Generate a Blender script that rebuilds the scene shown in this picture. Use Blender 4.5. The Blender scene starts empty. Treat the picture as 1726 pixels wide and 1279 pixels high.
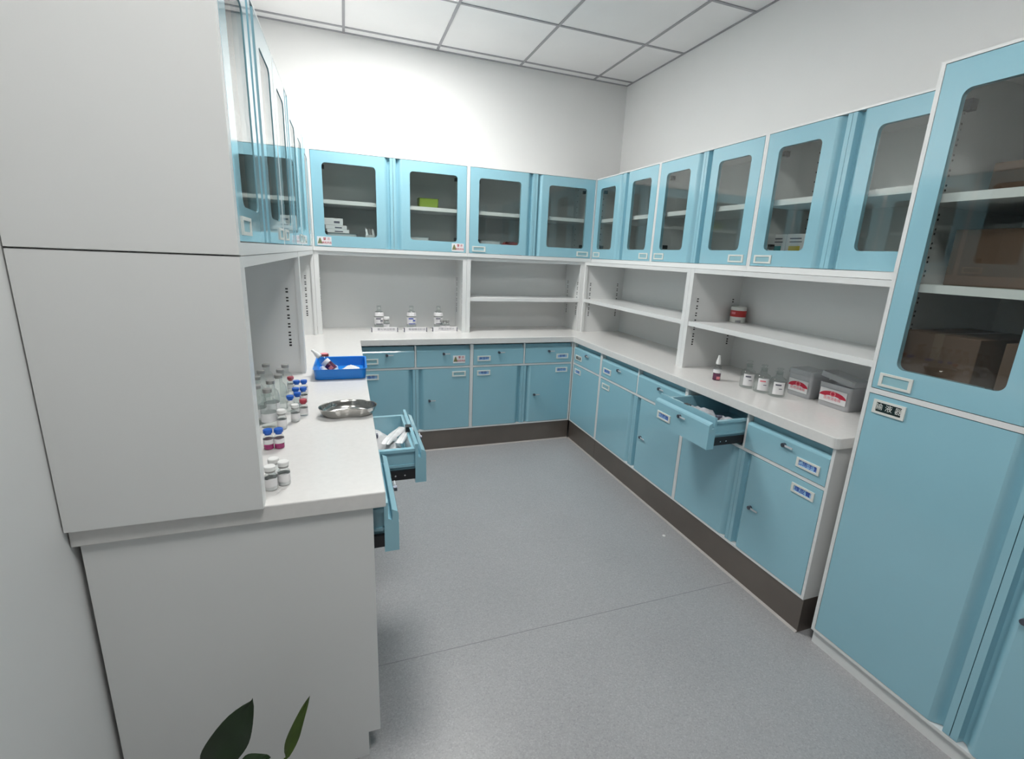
import bpy, bmesh, math, random
from mathutils import Matrix, Vector
random.seed(7)
S = bpy.context.scene
COL = S.collection
PI = math.pi

# ------------------------------------------------------------------ camera, world, exposure
cam_d = bpy.data.cameras.new('camera')
cam = bpy.data.objects.new('camera', cam_d)
COL.objects.link(cam)
r_ = Vector((0.94119262, -0.3349595, 0.04425596))
u_ = Vector((0.04099961, 0.24324404, 0.96909822))
f_ = Vector((0.33537366, 0.91029362, -0.24267271))
m = Matrix((r_, u_, -f_)).transposed().to_4x4()
m.translation = Vector((-1.573, -3.1118, 1.3587))
cam.matrix_world = m
cam_d.sensor_fit = 'HORIZONTAL'
cam_d.sensor_width = 36.0
cam_d.lens = 796.69 / 1726 * 36
cam_d.shift_x = -(874.53 - 863) / 1726
cam_d.shift_y = (630.47 - 639.5) / 1726
cam_d.clip_start = 0.02
S.camera = cam

w = bpy.data.worlds.new('world'); S.world = w
w.use_nodes = True
w.node_tree.nodes['Background'].inputs[0].default_value = (0.8, 0.85, 0.9, 1)
w.node_tree.nodes['Background'].inputs[1].default_value = 0.3
S.view_settings.view_transform = 'Standard'
S.view_settings.look = 'None'
S.view_settings.exposure = 0.24
S.view_settings.gamma = 1.0
S.view_settings.use_curve_mapping = False
PANEL_STRENGTH = (32.0, 21.0)   # back panel, dimmed panel near the camera
try:
    S.cycles.max_bounces = 10
    S.cycles.transparent_max_bounces = 24
    S.cycles.glossy_bounces = 5
    S.cycles.caustics_reflective = False
except Exception:
    pass

# ------------------------------------------------------------------ materials
def mat(name, col, rough=0.5, metal=0.0, var=0.05, scale=8.0, bump=0.0, bscale=200.0, ior=1.5, coat=0.0, emit=None, alpha=None):
    mt = bpy.data.materials.new(name); mt.use_nodes = True
    nt = mt.node_tree; N = nt.nodes; L = nt.links
    b = N['Principled BSDF']
    b.inputs['Roughness'].default_value = rough
    b.inputs['Metallic'].default_value = metal
    b.inputs['IOR'].default_value = ior
    b.inputs['Coat Weight'].default_value = coat
    b.inputs['Coat Roughness'].default_value = 0.03
    tc = N.new('ShaderNodeTexCoord')
    nz = N.new('ShaderNodeTexNoise'); nz.inputs['Scale'].default_value = scale; nz.inputs['Detail'].default_value = 3
    L.new(tc.outputs['Object'], nz.inputs['Vector'])
    rp = N.new('ShaderNodeValToRGB')
    c = Vector(col)
    rp.color_ramp.elements[0].position = 0.3; rp.color_ramp.elements[1].position = 0.7
    rp.color_ramp.elements[0].color = (*(c * (1 - var)), 1)
    rp.color_ramp.elements[1].color = (*[min(1, q * (1 + var)) for q in c], 1)
    L.new(nz.outputs['Fac'], rp.inputs['Fac'])
    L.new(rp.outputs['Color'], b.inputs['Base Color'])
    if bump:
        n2 = N.new('ShaderNodeTexNoise'); n2.inputs['Scale'].default_value = bscale; n2.inputs['Detail'].default_value = 2
        L.new(tc.outputs['Object'], n2.inputs['Vector'])
        bp = N.new('ShaderNodeBump'); bp.inputs['Strength'].default_value = bump; bp.inputs['Distance'].default_value = 0.001
        L.new(n2.outputs['Fac'], bp.inputs['Height']); L.new(bp.outputs['Normal'], b.inputs['Normal'])
    if emit:
        b.inputs['Emission Color'].default_value = (*emit[0], 1)
        b.inputs['Emission Strength'].default_value = emit[1]
    return mt

def glass(name, tint, ior=1.5, rough=0.0, haze=0.0, hazecol=(0.8, 0.8, 0.8)):
    mt = bpy.data.materials.new(name); mt.use_nodes = True
    nt = mt.node_tree; N = nt.nodes; L = nt.links
    N.remove(N['Principled BSDF'])
    out = N['Material Output']
    tr = N.new('ShaderNodeBsdfTransparent')
    tc = N.new('ShaderNodeTexCoord'); nz = N.new('ShaderNodeTexNoise'); nz.inputs['Scale'].default_value = 6
    L.new(tc.outputs['Object'], nz.inputs['Vector'])
    rp = N.new('ShaderNodeValToRGB'); t = Vector(tint)
    rp.color_ramp.elements[0].color = (*(t * 0.97), 1); rp.color_ramp.elements[1].color = (*t, 1)
    L.new(nz.outputs['Fac'], rp.inputs['Fac']); L.new(rp.outputs['Color'], tr.inputs['Color'])
    gl = N.new('ShaderNodeBsdfGlossy'); gl.inputs['Roughness'].default_value = rough
    fr = N.new('ShaderNodeFresnel')
    gm = N.new('ShaderNodeNewGeometry'); mr = N.new('ShaderNodeMapRange')   # same reflectance on both faces of the thin sheet
    mr.inputs[3].default_value = ior; mr.inputs[4].default_value = 1.0/ior
    L.new(gm.outputs['Backfacing'], mr.inputs[0]); L.new(mr.outputs[0], fr.inputs['IOR'])
    mx = N.new('ShaderNodeMixShader')
    L.new(fr.outputs[0], mx.inputs[0])
    base = tr.outputs[0]
    if haze:
        df = N.new('ShaderNodeBsdfDiffuse'); df.inputs['Color'].default_value = (*hazecol, 1)
        m2 = N.new('ShaderNodeMixShader'); m2.inputs[0].default_value = haze
        L.new(tr.outputs[0], m2.inputs[1]); L.new(df.outputs[0], m2.inputs[2]); base = m2.outputs[0]
    L.new(base, mx.inputs[1]); L.new(gl.outputs[0], mx.inputs[2])
    L.new(mx.outputs[0], out.inputs['Surface'])
    return mt

M = {}
M['wall'] = mat('wall_paint', (0.80, 0.805, 0.80), 0.6, var=0.012, scale=2.5, bump=0.05, bscale=300)
M['tile'] = mat('ceiling_tile_white', (0.87, 0.87, 0.87), 0.55, var=0.015, scale=4)
M['tee'] = mat('ceiling_tee_shadow_grey', (0.36, 0.36, 0.38), 0.5)  # shadow lines of the recessed grid are put into this grey
M['white'] = mat('white_powder_coat', (0.77, 0.78, 0.775), 0.32, var=0.012, scale=3)
M['blue'] = mat('blue_powder_coat', (0.30, 0.55, 0.645), 0.12, var=0.02, scale=3, coat=0.6)
M['top'] = mat('worktop_stone', (0.76, 0.75, 0.735), 0.2, var=0.02, scale=60)
M['steel_dark'] = mat('dark_brushed_steel', (0.20, 0.17, 0.15), 0.38, metal=0.6, var=0.12, scale=3)
M['steel'] = mat('polished_steel', (0.46, 0.45, 0.43), 0.16, metal=1.0, var=0.04)
M['chrome'] = mat('chrome', (0.62, 0.63, 0.66), 0.18, metal=1.0)
M['lock'] = mat('dark_lock_metal', (0.12, 0.13, 0.16), 0.3, metal=0.7)
M['key'] = mat('satin_key', (0.62, 0.64, 0.66), 0.4, metal=0.2)
M['toe_trim'] = mat('pale_toe_strip', (0.40, 0.37, 0.35), 0.5)
M['black'] = mat('black_plastic', (0.012, 0.012, 0.015), 0.35, var=0.1)
M['hole'] = mat('dark_slot', (0.03, 0.03, 0.03), 0.7)
M['holder'] = mat('ivory_label_frame', (0.74, 0.75, 0.71), 0.4)
M['card_blue'] = mat('pale_blue_card', (0.33, 0.55, 0.78), 0.5)
M['card_black'] = mat('black_green_card', (0.006, 0.02, 0.02), 0.4)
M['card_blank'] = mat('blank_card_slot', (0.30, 0.52, 0.58), 0.4)
M['paper'] = mat('white_paper', (0.80, 0.79, 0.80), 0.6, var=0.02)
M['ink_blue'] = mat('blue_ink', (0.01, 0.05, 0.42), 0.6)
M['ink_white'] = mat('white_print', (0.75, 0.78, 0.75), 0.6)
M['ink_red'] = mat('red_print', (0.55, 0.015, 0.05), 0.5)
M['ink_pink'] = mat('pink_print', (0.75, 0.22, 0.26), 0.5)
M['ink_grey'] = mat('grey_print', (0.12, 0.12, 0.16), 0.6)
M['ink_pale'] = mat('pale_grey_print', (0.38, 0.38, 0.42), 0.6)
M['ink_green'] = mat('teal_print', (0.02, 0.30, 0.33), 0.6)
M['ink_yellow'] = mat('yellow_print', (0.65, 0.48, 0.03), 0.6)
M['ink_olive'] = mat('olive_print', (0.20, 0.20, 0.09), 0.6)
M['pane'] = glass('cabinet_glass', (0.93, 0.95, 0.94))
M['bottle_glass'] = glass('clear_bottle_glass', (0.93, 0.95, 0.945), ior=1.45)
M['box_plastic'] = glass('clear_box_plastic', (0.95, 0.955, 0.97), haze=0.32, hazecol=(0.93, 0.935, 0.95), rough=0.08)
M['cap_blue'] = mat('blue_cap', (0.012, 0.12, 0.55), 0.35)
M['cap_red'] = mat('red_cap', (0.45, 0.05, 0.08), 0.35)
M['cap_white'] = mat('white_cap', (0.82, 0.82, 0.81), 0.4)
M['cap_grey'] = mat('grey_metal_cap', (0.38, 0.38, 0.37), 0.35, metal=0.5)
M['pink_liquid'] = mat('magenta_liquid', (0.45, 0.03, 0.18), 0.15)
M['purple_liquid'] = mat('plum_liquid', (0.13, 0.015, 0.07), 0.2)
M['tray_blue'] = mat('blue_tray_plastic', (0.006, 0.20, 0.66), 0.35)
M['tray_white'] = mat('white_tray_plastic', (0.66, 0.69, 0.70), 0.4)
M['film'] = mat('plastic_film', (0.78, 0.79, 0.80), 0.22, var=0.08, scale=40, bump=0.5, bscale=40)
M['green'] = mat('lime_plastic', (0.22, 0.32, 0.045), 0.4)
M['brown_card'] = mat('brown_cardboard', (0.115, 0.066, 0.042), 0.75, var=0.06, scale=14)
M['brown_tape'] = mat('brown_tape', (0.15, 0.095, 0.06), 0.3)
M['can_red'] = mat('red_can_label', (0.48, 0.03, 0.03), 0.4)
M['leaf'] = mat('dark_leaf', (0.011, 0.032, 0.007), 0.4, var=0.35, scale=14)
M['leaf2'] = mat('yellow_green_leaf', (0.05, 0.09, 0.008), 0.4, var=0.35, scale=14)
M['pot'] = mat('pale_pot', (0.6, 0.56, 0.53), 0.45)
M['soil'] = mat('soil', (0.05, 0.03, 0.02), 0.9, var=0.4, scale=80)
M['lamp'] = [mat('panel_light', (0.9, 0.9, 0.9), 0.5, emit=((1.0, 0.985, 0.955), q)) for q in PANEL_STRENGTH]
M['dark_red'] = mat('maroon_bag', (0.22, 0.03, 0.03), 0.6)

# floor vinyl: speckled grey
mt = bpy.data.materials.new('grey_vinyl'); mt.use_nodes = True
nt = mt.node_tree; N = nt.nodes; L = nt.links; b = N['Principled BSDF']
b.inputs['Roughness'].default_value = 0.38
tc = N.new('ShaderNodeTexCoord')
vo = N.new('ShaderNodeTexVoronoi'); vo.inputs['Scale'].default_value = 260
L.new(tc.outputs['Object'], vo.inputs['Vector'])
rp = N.new('ShaderNodeValToRGB'); rp.color_ramp.interpolation = 'LINEAR'
e = rp.color_ramp.elements
e[0].position = 0.0; e[0].color = (0.31, 0.31, 0.318, 1)
e[1].position = 1.0; e[1].color = (0.43, 0.43, 0.438, 1)
for pos, c in ((0.12, 0.345), (0.85, 0.39)):
    q = e.new(pos); q.color = (c, c, c * 1.02, 1)
sp = N.new('ShaderNodeSeparateColor'); L.new(vo.outputs['Color'], sp.inputs[0])
L.new(sp.outputs[0], rp.inputs['Fac'])
nz = N.new('ShaderNodeTexNoise'); nz.inputs['Scale'].default_value = 1.5; nz.inputs['Detail'].default_value = 4
L.new(tc.outputs['Object'], nz.inputs['Vector'])
mp = N.new('ShaderNodeMapRange'); mp.inputs[1].default_value = 0.3; mp.inputs[2].default_value = 0.7
mp.inputs[3].default_value = 0.94; mp.inputs[4].default_value = 1.06
L.new(nz.outputs['Fac'], mp.inputs[0])
hs = N.new('ShaderNodeHueSaturation'); L.new(rp.outputs['Color'], hs.inputs['Color']); L.new(mp.outputs[0], hs.inputs['Value'])
L.new(hs.outputs['Color'], b.inputs['Base Color'])
M['floor'] = mt
M['seam'] = mat('weld_seam', (0.22, 0.22, 0.23), 0.5)

# ------------------------------------------------------------------ mesh helpers
class MB:
    def __init__(s): s.bm = bmesh.new()
    def box(s, x0, x1, y0, y1, z0, z1):
        v = [s.bm.verts.new(p) for p in ((x0,y0,z0),(x1,y0,z0),(x1,y1,z0),(x0,y1,z0),(x0,y0,z1),(x1,y0,z1),(x1,y1,z1),(x0,y1,z1))]
        for f in ((0,3,2,1),(4,5,6,7),(0,1,5,4),(1,2,6,5),(2,3,7,6),(3,0,4,7)): s.bm.faces.new([v[i] for i in f])
        return s
    def prism(s, poly, axis, a, b):
        # poly: 2D list; axis 'z': (x,y); 'x': (y,z); 'y': (x,z)
        def P(p, t):
            return (p[0], p[1], t) if axis == 'z' else ((t, p[0], p[1]) if axis == 'x' else (p[0], t, p[1]))
        A = [s.bm.verts.new(P(p, a)) for p in poly]; B = [s.bm.verts.new(P(p, b)) for p in poly]
        n = len(poly)
        s.bm.faces.new(A[::-1]); s.bm.faces.new(B)
        for i in range(n): s.bm.faces.new((A[i], A[(i+1) % n], B[(i+1) % n], B[i]))
        return s
    def lathe(s, prof, seg=20, cx=0, cy=0, z0=0):
        rings = []
        for r, z in prof:
            if r <= 1e-6: rings.append([s.bm.verts.new((cx, cy, z0 + z))])
            else: rings.append([s.bm.verts.new((cx + r*math.cos(2*PI*k/seg), cy + r*math.sin(2*PI*k/seg), z0 + z)) for k in range(seg)])
        for A, B in zip(rings, rings[1:]):
            for k in range(seg):
                k2 = (k+1) % seg
                if len(A) == 1 and len(B) == 1: continue
                if len(A) == 1: s.bm.faces.new((A[0], B[k2], B[k]))
                elif len(B) == 1: s.bm.faces.new((A[k], A[k2], B[0]))
                else: s.bm.faces.new((A[k], A[k2], B[k2], B[k]))
        return s
    def cyl(s, p0, p1, r, seg=10):
        p0 = Vector(p0); p1 = Vector(p1); d = (p1 - p0).normalized()
        a = d.orthogonal().normalized(); c = d.cross(a)
        A = []; B = []
        for k in range(seg):
            o = (a*math.cos(2*PI*k/seg) + c*math.sin(2*PI*k/seg)) * r
            A.append(s.bm.verts.new(p0 + o)); B.append(s.bm.verts.new(p1 + o))
        s.bm.faces.new(A[::-1]); s.bm.faces.new(B)
        for k in range(seg): s.bm.faces.new((A[k], A[(k+1) % seg], B[(k+1) % seg], B[k]))
        return s
    def holed(s, x0, x1, z0, z1, hx0, hx1, hz0, hz1, r, y0, y1, n=6):
        # plate in xz with a rounded rectangular hole, thickness y0..y1
        cs = [((hx1-r, hz0+r), -PI/2), ((hx1-r, hz1-r), 0), ((hx0+r, hz1-r), PI/2), ((hx0+r, hz0+r), PI)]
        oc = [(x1, z0), (x1, z1), (x0, z1), (x0, z0)]
        inn = {}; out = {}
        for t, y in ((0, y0), (1, y1)):
            out[t] = [s.bm.verts.new((p[0], y, p[1])) for p in oc]
            inn[t] = [[s.bm.verts.new((c[0][0] + r*math.cos(c[1] + PI/2*k/n), y, c[0][1] + r*math.sin(c[1] + PI/2*k/n))) for k in range(n+1)] for c in cs]
        for t in (0, 1):
            for i in range(4):
                for k in range(n):
                    s.bm.faces.new((out[t][i], inn[t][i][k], inn[t][i][k+1]))
                j = (i+1) % 4
                s.bm.faces.new((out[t][i], inn[t][i][n], inn[t][j][0], out[t][j]))
        for i in range(4):
            j = (i+1) % 4
            s.bm.faces.new((out[0][i], out[0][j], out[1][j], out[1][i]))
            L0 = inn[0][i] + [inn[0][j][0]]; L1 = inn[1][i] + [inn[1][j][0]]
            for k in range(len(L0)-1): s.bm.faces.new((L0[k], L1[k], L1[k+1], L0[k+1]))
        return s
    def mesh(s, name, material, smooth=False):
        bmesh.ops.recalc_face_normals(s.bm, faces=s.bm.faces)
        me = bpy.data.meshes.new(name); s.bm.to_mesh(me); s.bm.free()
        me.materials.append(material)
        if smooth:
            me.shade_smooth()
            try: me.set_sharp_from_angle(angle=math.radians(40))
            except Exception: pass
        return me
    def build(s, name, material, parent=None, loc=None, bevel=0, smooth=False):
        return place(name, s.mesh(name, material, smooth), parent, loc, bevel)

def place(name, me, parent=None, loc=None, bevel=0):
    o = bpy.data.objects.new(name, me); COL.objects.link(o)
    if parent: o.parent = parent
    if loc: o.location = loc
    if bevel:
        bv = o.modifiers.new('bevel', 'BEVEL'); bv.width = bevel; bv.segments = 2; bv.limit_method = 'ANGLE'
    return o
def tag(o, label, cat, group=None):
    o['label'] = label; o['category'] = cat
    if group: o['group'] = group
    return o
def thing(name, label, cat, loc=(0,0,0), rz=0, group=None):
    o = bpy.data.objects.new(name, None); COL.objects.link(o)
    o.location = loc; o.rotation_euler = (0, 0, rz); o.empty_display_size = 0.05
    return tag(o, label, cat, group)
def struct(o): o['kind'] = 'structure'; return o
def copy_tree(o, parent=None):
    c = o.copy(); COL.objects.link(c)
    if parent: c.parent = parent
    for ch in [k for k in bpy.data.objects if k.parent == o]: copy_tree(ch, c)
    return c

_txt = {}
def text_mesh(body, size, material):
    k = (body, round(size, 4), material.name)
    if k in _txt: return _txt[k]
    cu = bpy.data.curves.new('lettering', 'FONT'); cu.body = body; cu.size = size
    cu.align_x = 'CENTER'; cu.align_y = 'CENTER'; cu.resolution_u = 2; cu.extrude = 0.0002
    t = bpy.data.objects.new('lettering', cu); COL.objects.link(t)
    dg = bpy.context.evaluated_depsgraph_get(); dg.update()
    me = bpy.data.meshes.new_from_object(t.evaluated_get(dg))
    bpy.data.objects.remove(t); bpy.data.curves.remove(cu)
    me.name = 'lettering'; me.materials.clear(); me.materials.append(material)
    _txt[k] = me
    return me
def text(body, size, material, parent, loc, rz=0, name='lettering', sx=1.0):
    o = place(name, text_mesh(body, size, material), parent, loc)
    o.rotation_euler = (PI/2, 0, rz); o.scale = (sx, 1, 1)
    return o

# ------------------------------------------------------------------ room shell
XL, XR, YB, YF, ZC = -2.11, 0.589, 0.569, -7.0, 2.696
fl = struct(MB().box(XL-0.1, XR+0.1, YF-0.1, YB+0.1, -0.05, 0).build('floor', M['floor']))
MB().box(-1.55, -0.012, -1.7458, -1.7442, 0.0, 0.0005).build('seam', M['seam'], fl)
struct(MB().box(XL-0.1, XR+0.1, YB, YB+0.1, 0, ZC+0.15).build('wall_back', M['wall']))
struct(MB().box(XR, XR+0.1, YF, YB, 0, ZC+0.15).build('wall_right', M['wall']))
struct(MB().box(XL-0.1, XL, YF, YB, 0, ZC+0.15).build('wall_left', M['wall']))
struct(MB().box(XL-0.1, XR+0.1, YF-0.1, YF, 0, ZC+0.15).build('wall_front', M['wall']))
ce = struct(MB().box(XL-0.1, XR+0.1, YF-0.1, YB+0.1, ZC+0.15, ZC+0.2).build('ceiling', M['tile']))
T = 0.603
gx = [XL] + [x for x in [0.2843 - T*k for k in range(4, -1, -1)] if x > XL + 0.02] + [XR]
gy = [YB] + [0.478 - T*k for k in range(13)] + [YF]
gy = [y for y in gy if y >= YF]
lights = []
for i in range(len(gx)-1):
    for j in range(len(gy)-1):
        x0, x1, y1, y0 = gx[i]+0.004, gx[i+1]-0.004, gy[j]-0.004, gy[j+1]+0.004
        if abs(gx[i] + 1.525) < 0.02 and j in (2, 6):
            lights.append((x0, x1, y0, y1)); continue
        MB().box(x0, x1, y0, y1, ZC+0.004, ZC+0.016).build('ceiling_tile', M['tile'], ce)
for x in gx[1:-1]:
    MB().box(x-0.008, x+0.008, YF, YB, ZC-0.001, ZC+0.02).build('ceiling_tee', M['tee'], ce)
for y in gy[1:-1]:
    for i in range(len(gx)-1):
        MB().box(gx[i]+0.008, gx[i+1]-0.008, y-0.008, y+0.008, ZC-0.001, ZC+0.02).build('ceiling_tee', M['tee'], ce)
MB().box(XL, XR, YB-0.014, YB, ZC-0.001, ZC+0.02).build('wall_angle', M['tee'], ce)
MB().box(XR-0.012, XR, YF, YB-0.014, ZC-0.001, ZC+0.02).build('wall_angle', M['tee'], ce)
MB().box(XL, XL+0.012, YF, YB-0.014, ZC-0.001, ZC+0.02).build('wall_angle', M['tee'], ce)
for k, (x0, x1, y0, y1) in enumerate(lights):
    t = thing('ceiling_light', ['square flat ceiling light panel nearest the back wall', 'square flat ceiling light panel near the camera end of the room'][k],
              'light', ((x0+x1)/2, (y0+y1)/2, ZC), 0, 'ceiling light panels')
    h = (x1-x0)/2; hy = (y1-y0)/2
    fb = MB(); fb.box(-h, h, -hy, -hy+0.02, 0, 0.03); fb.box(-h, h, hy-0.02, hy, 0, 0.03)
    fb.box(-h, -h+0.02, -hy+0.02, hy-0.02, 0, 0.03); fb.box(h-0.02, h, -hy+0.02, hy-0.02, 0, 0.03)
    fb.build('frame', M['white'], t)
    MB().box(-h+0.02, h-0.02, -hy+0.02, hy-0.02, 0.006, 0.01).build('diffuser', M['lamp'][k], t)

# ------------------------------------------------------------------ cabinet parts (local: x along width, y into the cabinet, z up; front at y=0)
def label_holder(parent, cx, cz, card='blank', word=None, wd=0.095, ht=0.036, y=0.0):
    f = MB().holed(cx-wd/2, cx+wd/2, cz-ht/2, cz+ht/2, cx-wd/2+0.010, cx+wd/2-0.010, cz-ht/2+0.007, cz+ht/2-0.007, 0.001, y-0.004, y, n=1)
    f.build('label_frame', M['holder'], parent)
    cm = {'blank': 'card_blank', 'blue': 'card_blue', 'black': 'card_black'}[card]
    MB().box(cx-wd/2+0.010, cx+wd/2-0.010, y-0.0015, y, cz-ht/2+0.007, cz+ht/2-0.007).build('label_card', M[cm], parent)
    if word:
        text(word, 0.0225, M['ink_white'] if card == 'black' else M['ink_blue'], parent, (cx, y-0.002, cz))
def warn_sticker(parent, cx, cz, wd=0.084, ht=0.053):
    MB().box(cx-wd/2, cx+wd/2, -0.0012, 0, cz-ht/2, cz+ht/2).build('warning_sticker', M['paper'], parent)
    tx = cx - wd*0.30
    MB().prism([(tx-0.014, cz-0.016), (tx+0.014, cz-0.016), (tx+0.003, cz+0.018), (tx-0.003, cz+0.018)], 'y', -0.0018, -0.0012).build('warning_triangle', M['ink_olive'], parent)
    text('警 示', 0.018, M['ink_red'], parent, (cx+0.014, -0.0016, cz+0.012))
    text('高危药品', 0.0145, M['ink_red'], parent, (cx+0.014, -0.0016, cz-0.011))
def lock(parent, cx, cz, y=0.0):
    MB().cyl((cx, y, cz), (cx, y-0.012, cz), 0.0085, 12).build('lock', M['lock'], parent, smooth=True)
    MB().box(cx+0.007, cx+0.042, y-0.010, y-0.007, cz-0.003, cz+0.0035).build('key', M['key'], parent)
def door_mesh(w, h, grip, win=None, th=0.018):
    """grip: 'L','R' or None; win=(x0,x1,z0,z1) hole"""
    b = MB()
    g = 0.055 if grip else 0
    x0, x1 = (g, w) if grip == 'L' else (0, w-g)
    if win: b.holed(x0, x1, 0, h, win[0], win[1], win[2], win[3], 0.022, 0, th)
    else: b.box(x0, x1, 0, th, 0, h)
    if grip:
        p = [(w-g, 0), (w-0.050, 0.0015), (w-0.045, 0.005), (w-0.040, 0.010), (w-0.035, 0.016), (w-0.030, 0.021), (w-0.025, 0.0235), (w-0.0205, 0.024), (w-0.017, 0.001), (w, 0.001), (w, 0.030), (w-g, 0.030)]
        if grip == 'L': p = [(w-q[0], q[1]) for q in p]
        b.prism(p, 'z', 0, h)
    return b
def pane_mesh(x0, x1, z0, z1, r=0.0215, n=6):
    x0 += 0.0004; x1 -= 0.0004; z0 += 0.0004; z1 -= 0.0004
    P = []
    for cx, cz, a0 in ((x1-r, z0+r, -PI/2), (x1-r, z1-r, 0), (x0+r, z1-r, PI/2), (x0+r, z0+r, PI)):
        for k in range(n+1): P.append((cx + r*math.cos(a0+PI/2*k/n), cz + r*math.sin(a0+PI/2*k/n)))
    return MB().prism(P, 'y', 0.002, 0.006)
def drawer_mesh(w, h):
    p = [(0, 0), (0, h-0.034), (0.003, h-0.027), (0.016, h-0.020), (0.016, h-0.050), (0.026, h-0.045), (0.026, h), (0.036, h), (0.036, 0)]
    return MB().prism(p, 'x', 0, w)
G = 0.0022

def base_unit(label, loc, rz, cells, depth=0.55, height=0.758, ends=(False, False), group=None, toe=0.005):
    """cells: list of dicts(w, drawer=dict(...), door=dict(...))"""
    W = sum(c['w'] for c in cells)
    t = thing('base_cabinet', label, 'cabinet', loc, rz, group)
    S_ = 0.011
    ZB, ZR0, ZR1 = 0.146, 0.593, 0.606
    b = MB()
    b.box(0, S_, 0, depth, ZB, height); b.box(W-S_, W, 0, depth, ZB, height)
    b.box(S_, W-S_, 0, depth, ZB, ZB+0.010)
    b.box(S_, W-S_, 0.002, depth, ZR0, ZR1)
    b.box(S_, W-S_, depth-0.01, depth, ZB+0.010, ZR0)
    b.box(S_, W-S_, depth-0.01, depth, ZR1, height)
    x = 0
    for i, c in enumerate(cells[:-1]):
        x += c['w']; b.box(x-0.005, x+0.005, 0.002, depth-0.01, ZR1, height)
    b.build('carcass', M['white'], t)
    MB().box(0, W, toe, toe+0.025, 0, ZB).build('toe_kick', M['steel_dark'], t)
    if ends[1]: MB().box(W-0.012, W, toe+0.025, depth, 0, ZB).build('toe_end', M['steel_dark'], t)
    MB().prism([(toe, 0), (toe-0.009, 0), (toe, 0.007)], 'x', 0, W).build('toe_strip', M['toe_trim'], t)  # thin pale strip along the foot of the toe kick
    x = 0
    for i, c in enumerate(cells):
        xl = x + (S_ if i == 0 else 0.005) + G; xr = x + c['w'] - (S_ if i == len(cells)-1 else 0.005) - G
        d = c.get('drawer', {})
        wd = xr - xl; op = d.get('open', 0.0); dh = 0.748 - ZR1 - 2*G
        dr = drawer_mesh(wd, dh).build('drawer', M['blue'], t, (xl, -op, ZR1+G))
        if not d.get('nolock'): lock(dr, wd/2, dh-0.052)
        if 'label' in d:
            cx = 0.075 if d.get('side', 'L') == 'L' else wd-0.075
            if d['label'] == 'warn': warn_sticker(dr, cx, 0.045)
            else: label_holder(dr, cx, 0.046, d['label'], d.get('word'))
        if op > 0:
            bx = MB(); L_ = 0.45; zt = dh-0.018
            bx.box(0.014, 0.022, 0.036, L_, 0.012, zt); bx.box(wd-0.022, wd-0.014, 0.036, L_, 0.012, zt)
            bx.box(0.022, wd-0.022, L_-0.008, L_, 0.012, zt); bx.box(0.022, wd-0.022, 0.036, L_-0.008, 0.012, 0.02)
            bx.box(0.022, wd-0.022, 0.036, 0.046, 0.02, zt)
            bx.box(0.006, 0.014, 0.036, L_, zt-0.010, zt); bx.box(wd-0.014, wd-0.006, 0.036, L_, zt-0.010, zt)
            bx.box(0.009, 0.014, 0.036, L_, 0.056, 0.064); bx.box(wd-0.014, wd-0.009, 0.036, L_, 0.056, 0.064)
            bx.build('drawer_box', M['blue'], dr)
            for s0, s1 in ((0.002, 0.013), (wd-0.013, wd-0.002)):
                MB().box(s0, s1, 0.036, L_, 0.014, 0.046).build('slide', M['black'], dr)
            for q in (0.07, 0.10):
                for xs in (0.002, wd-0.002):
                    MB().cyl((xs-0.001, q, 0.030), (xs+0.001, q, 0.030), 0.003, 8).build('screw', M['chrome'], dr)
            MB().box(wd*0.44, wd*0.52, 0.027, 0.0475, zt-0.004, dh+0.001).build('latch', M['black'], dr)
        # door
        e = c.get('door', {})
        if 'nocentre' not in c:
            pass
        gs = e.get('grip')
        if gs == 'R': xr2 = x + c['w'] - G*0.4 if i < len(cells)-1 else xr
        else: xr2 = xr
        xl2 = x + G*0.4 if (gs == 'L' and i > 0) else xl
        wd2 = xr2 - xl2; zb = ZB+0.010+G; hh = ZR0 - zb - G
        do = door_mesh(wd2, hh, gs).build('door', M['blue'], t, (xl2, 0, zb), smooth=True)
        if 'label' in e:
            cx = 0.075 if e.get('side', 'L') == 'L' else wd2-0.075
            label_holder(do, cx, hh-0.040, e['label'], e.get('word'))
        if e.get('lock'): lock(do, 0.090 if gs == 'L' else wd2-0.12, 0.21)
        x += c['w']
    return t

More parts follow.
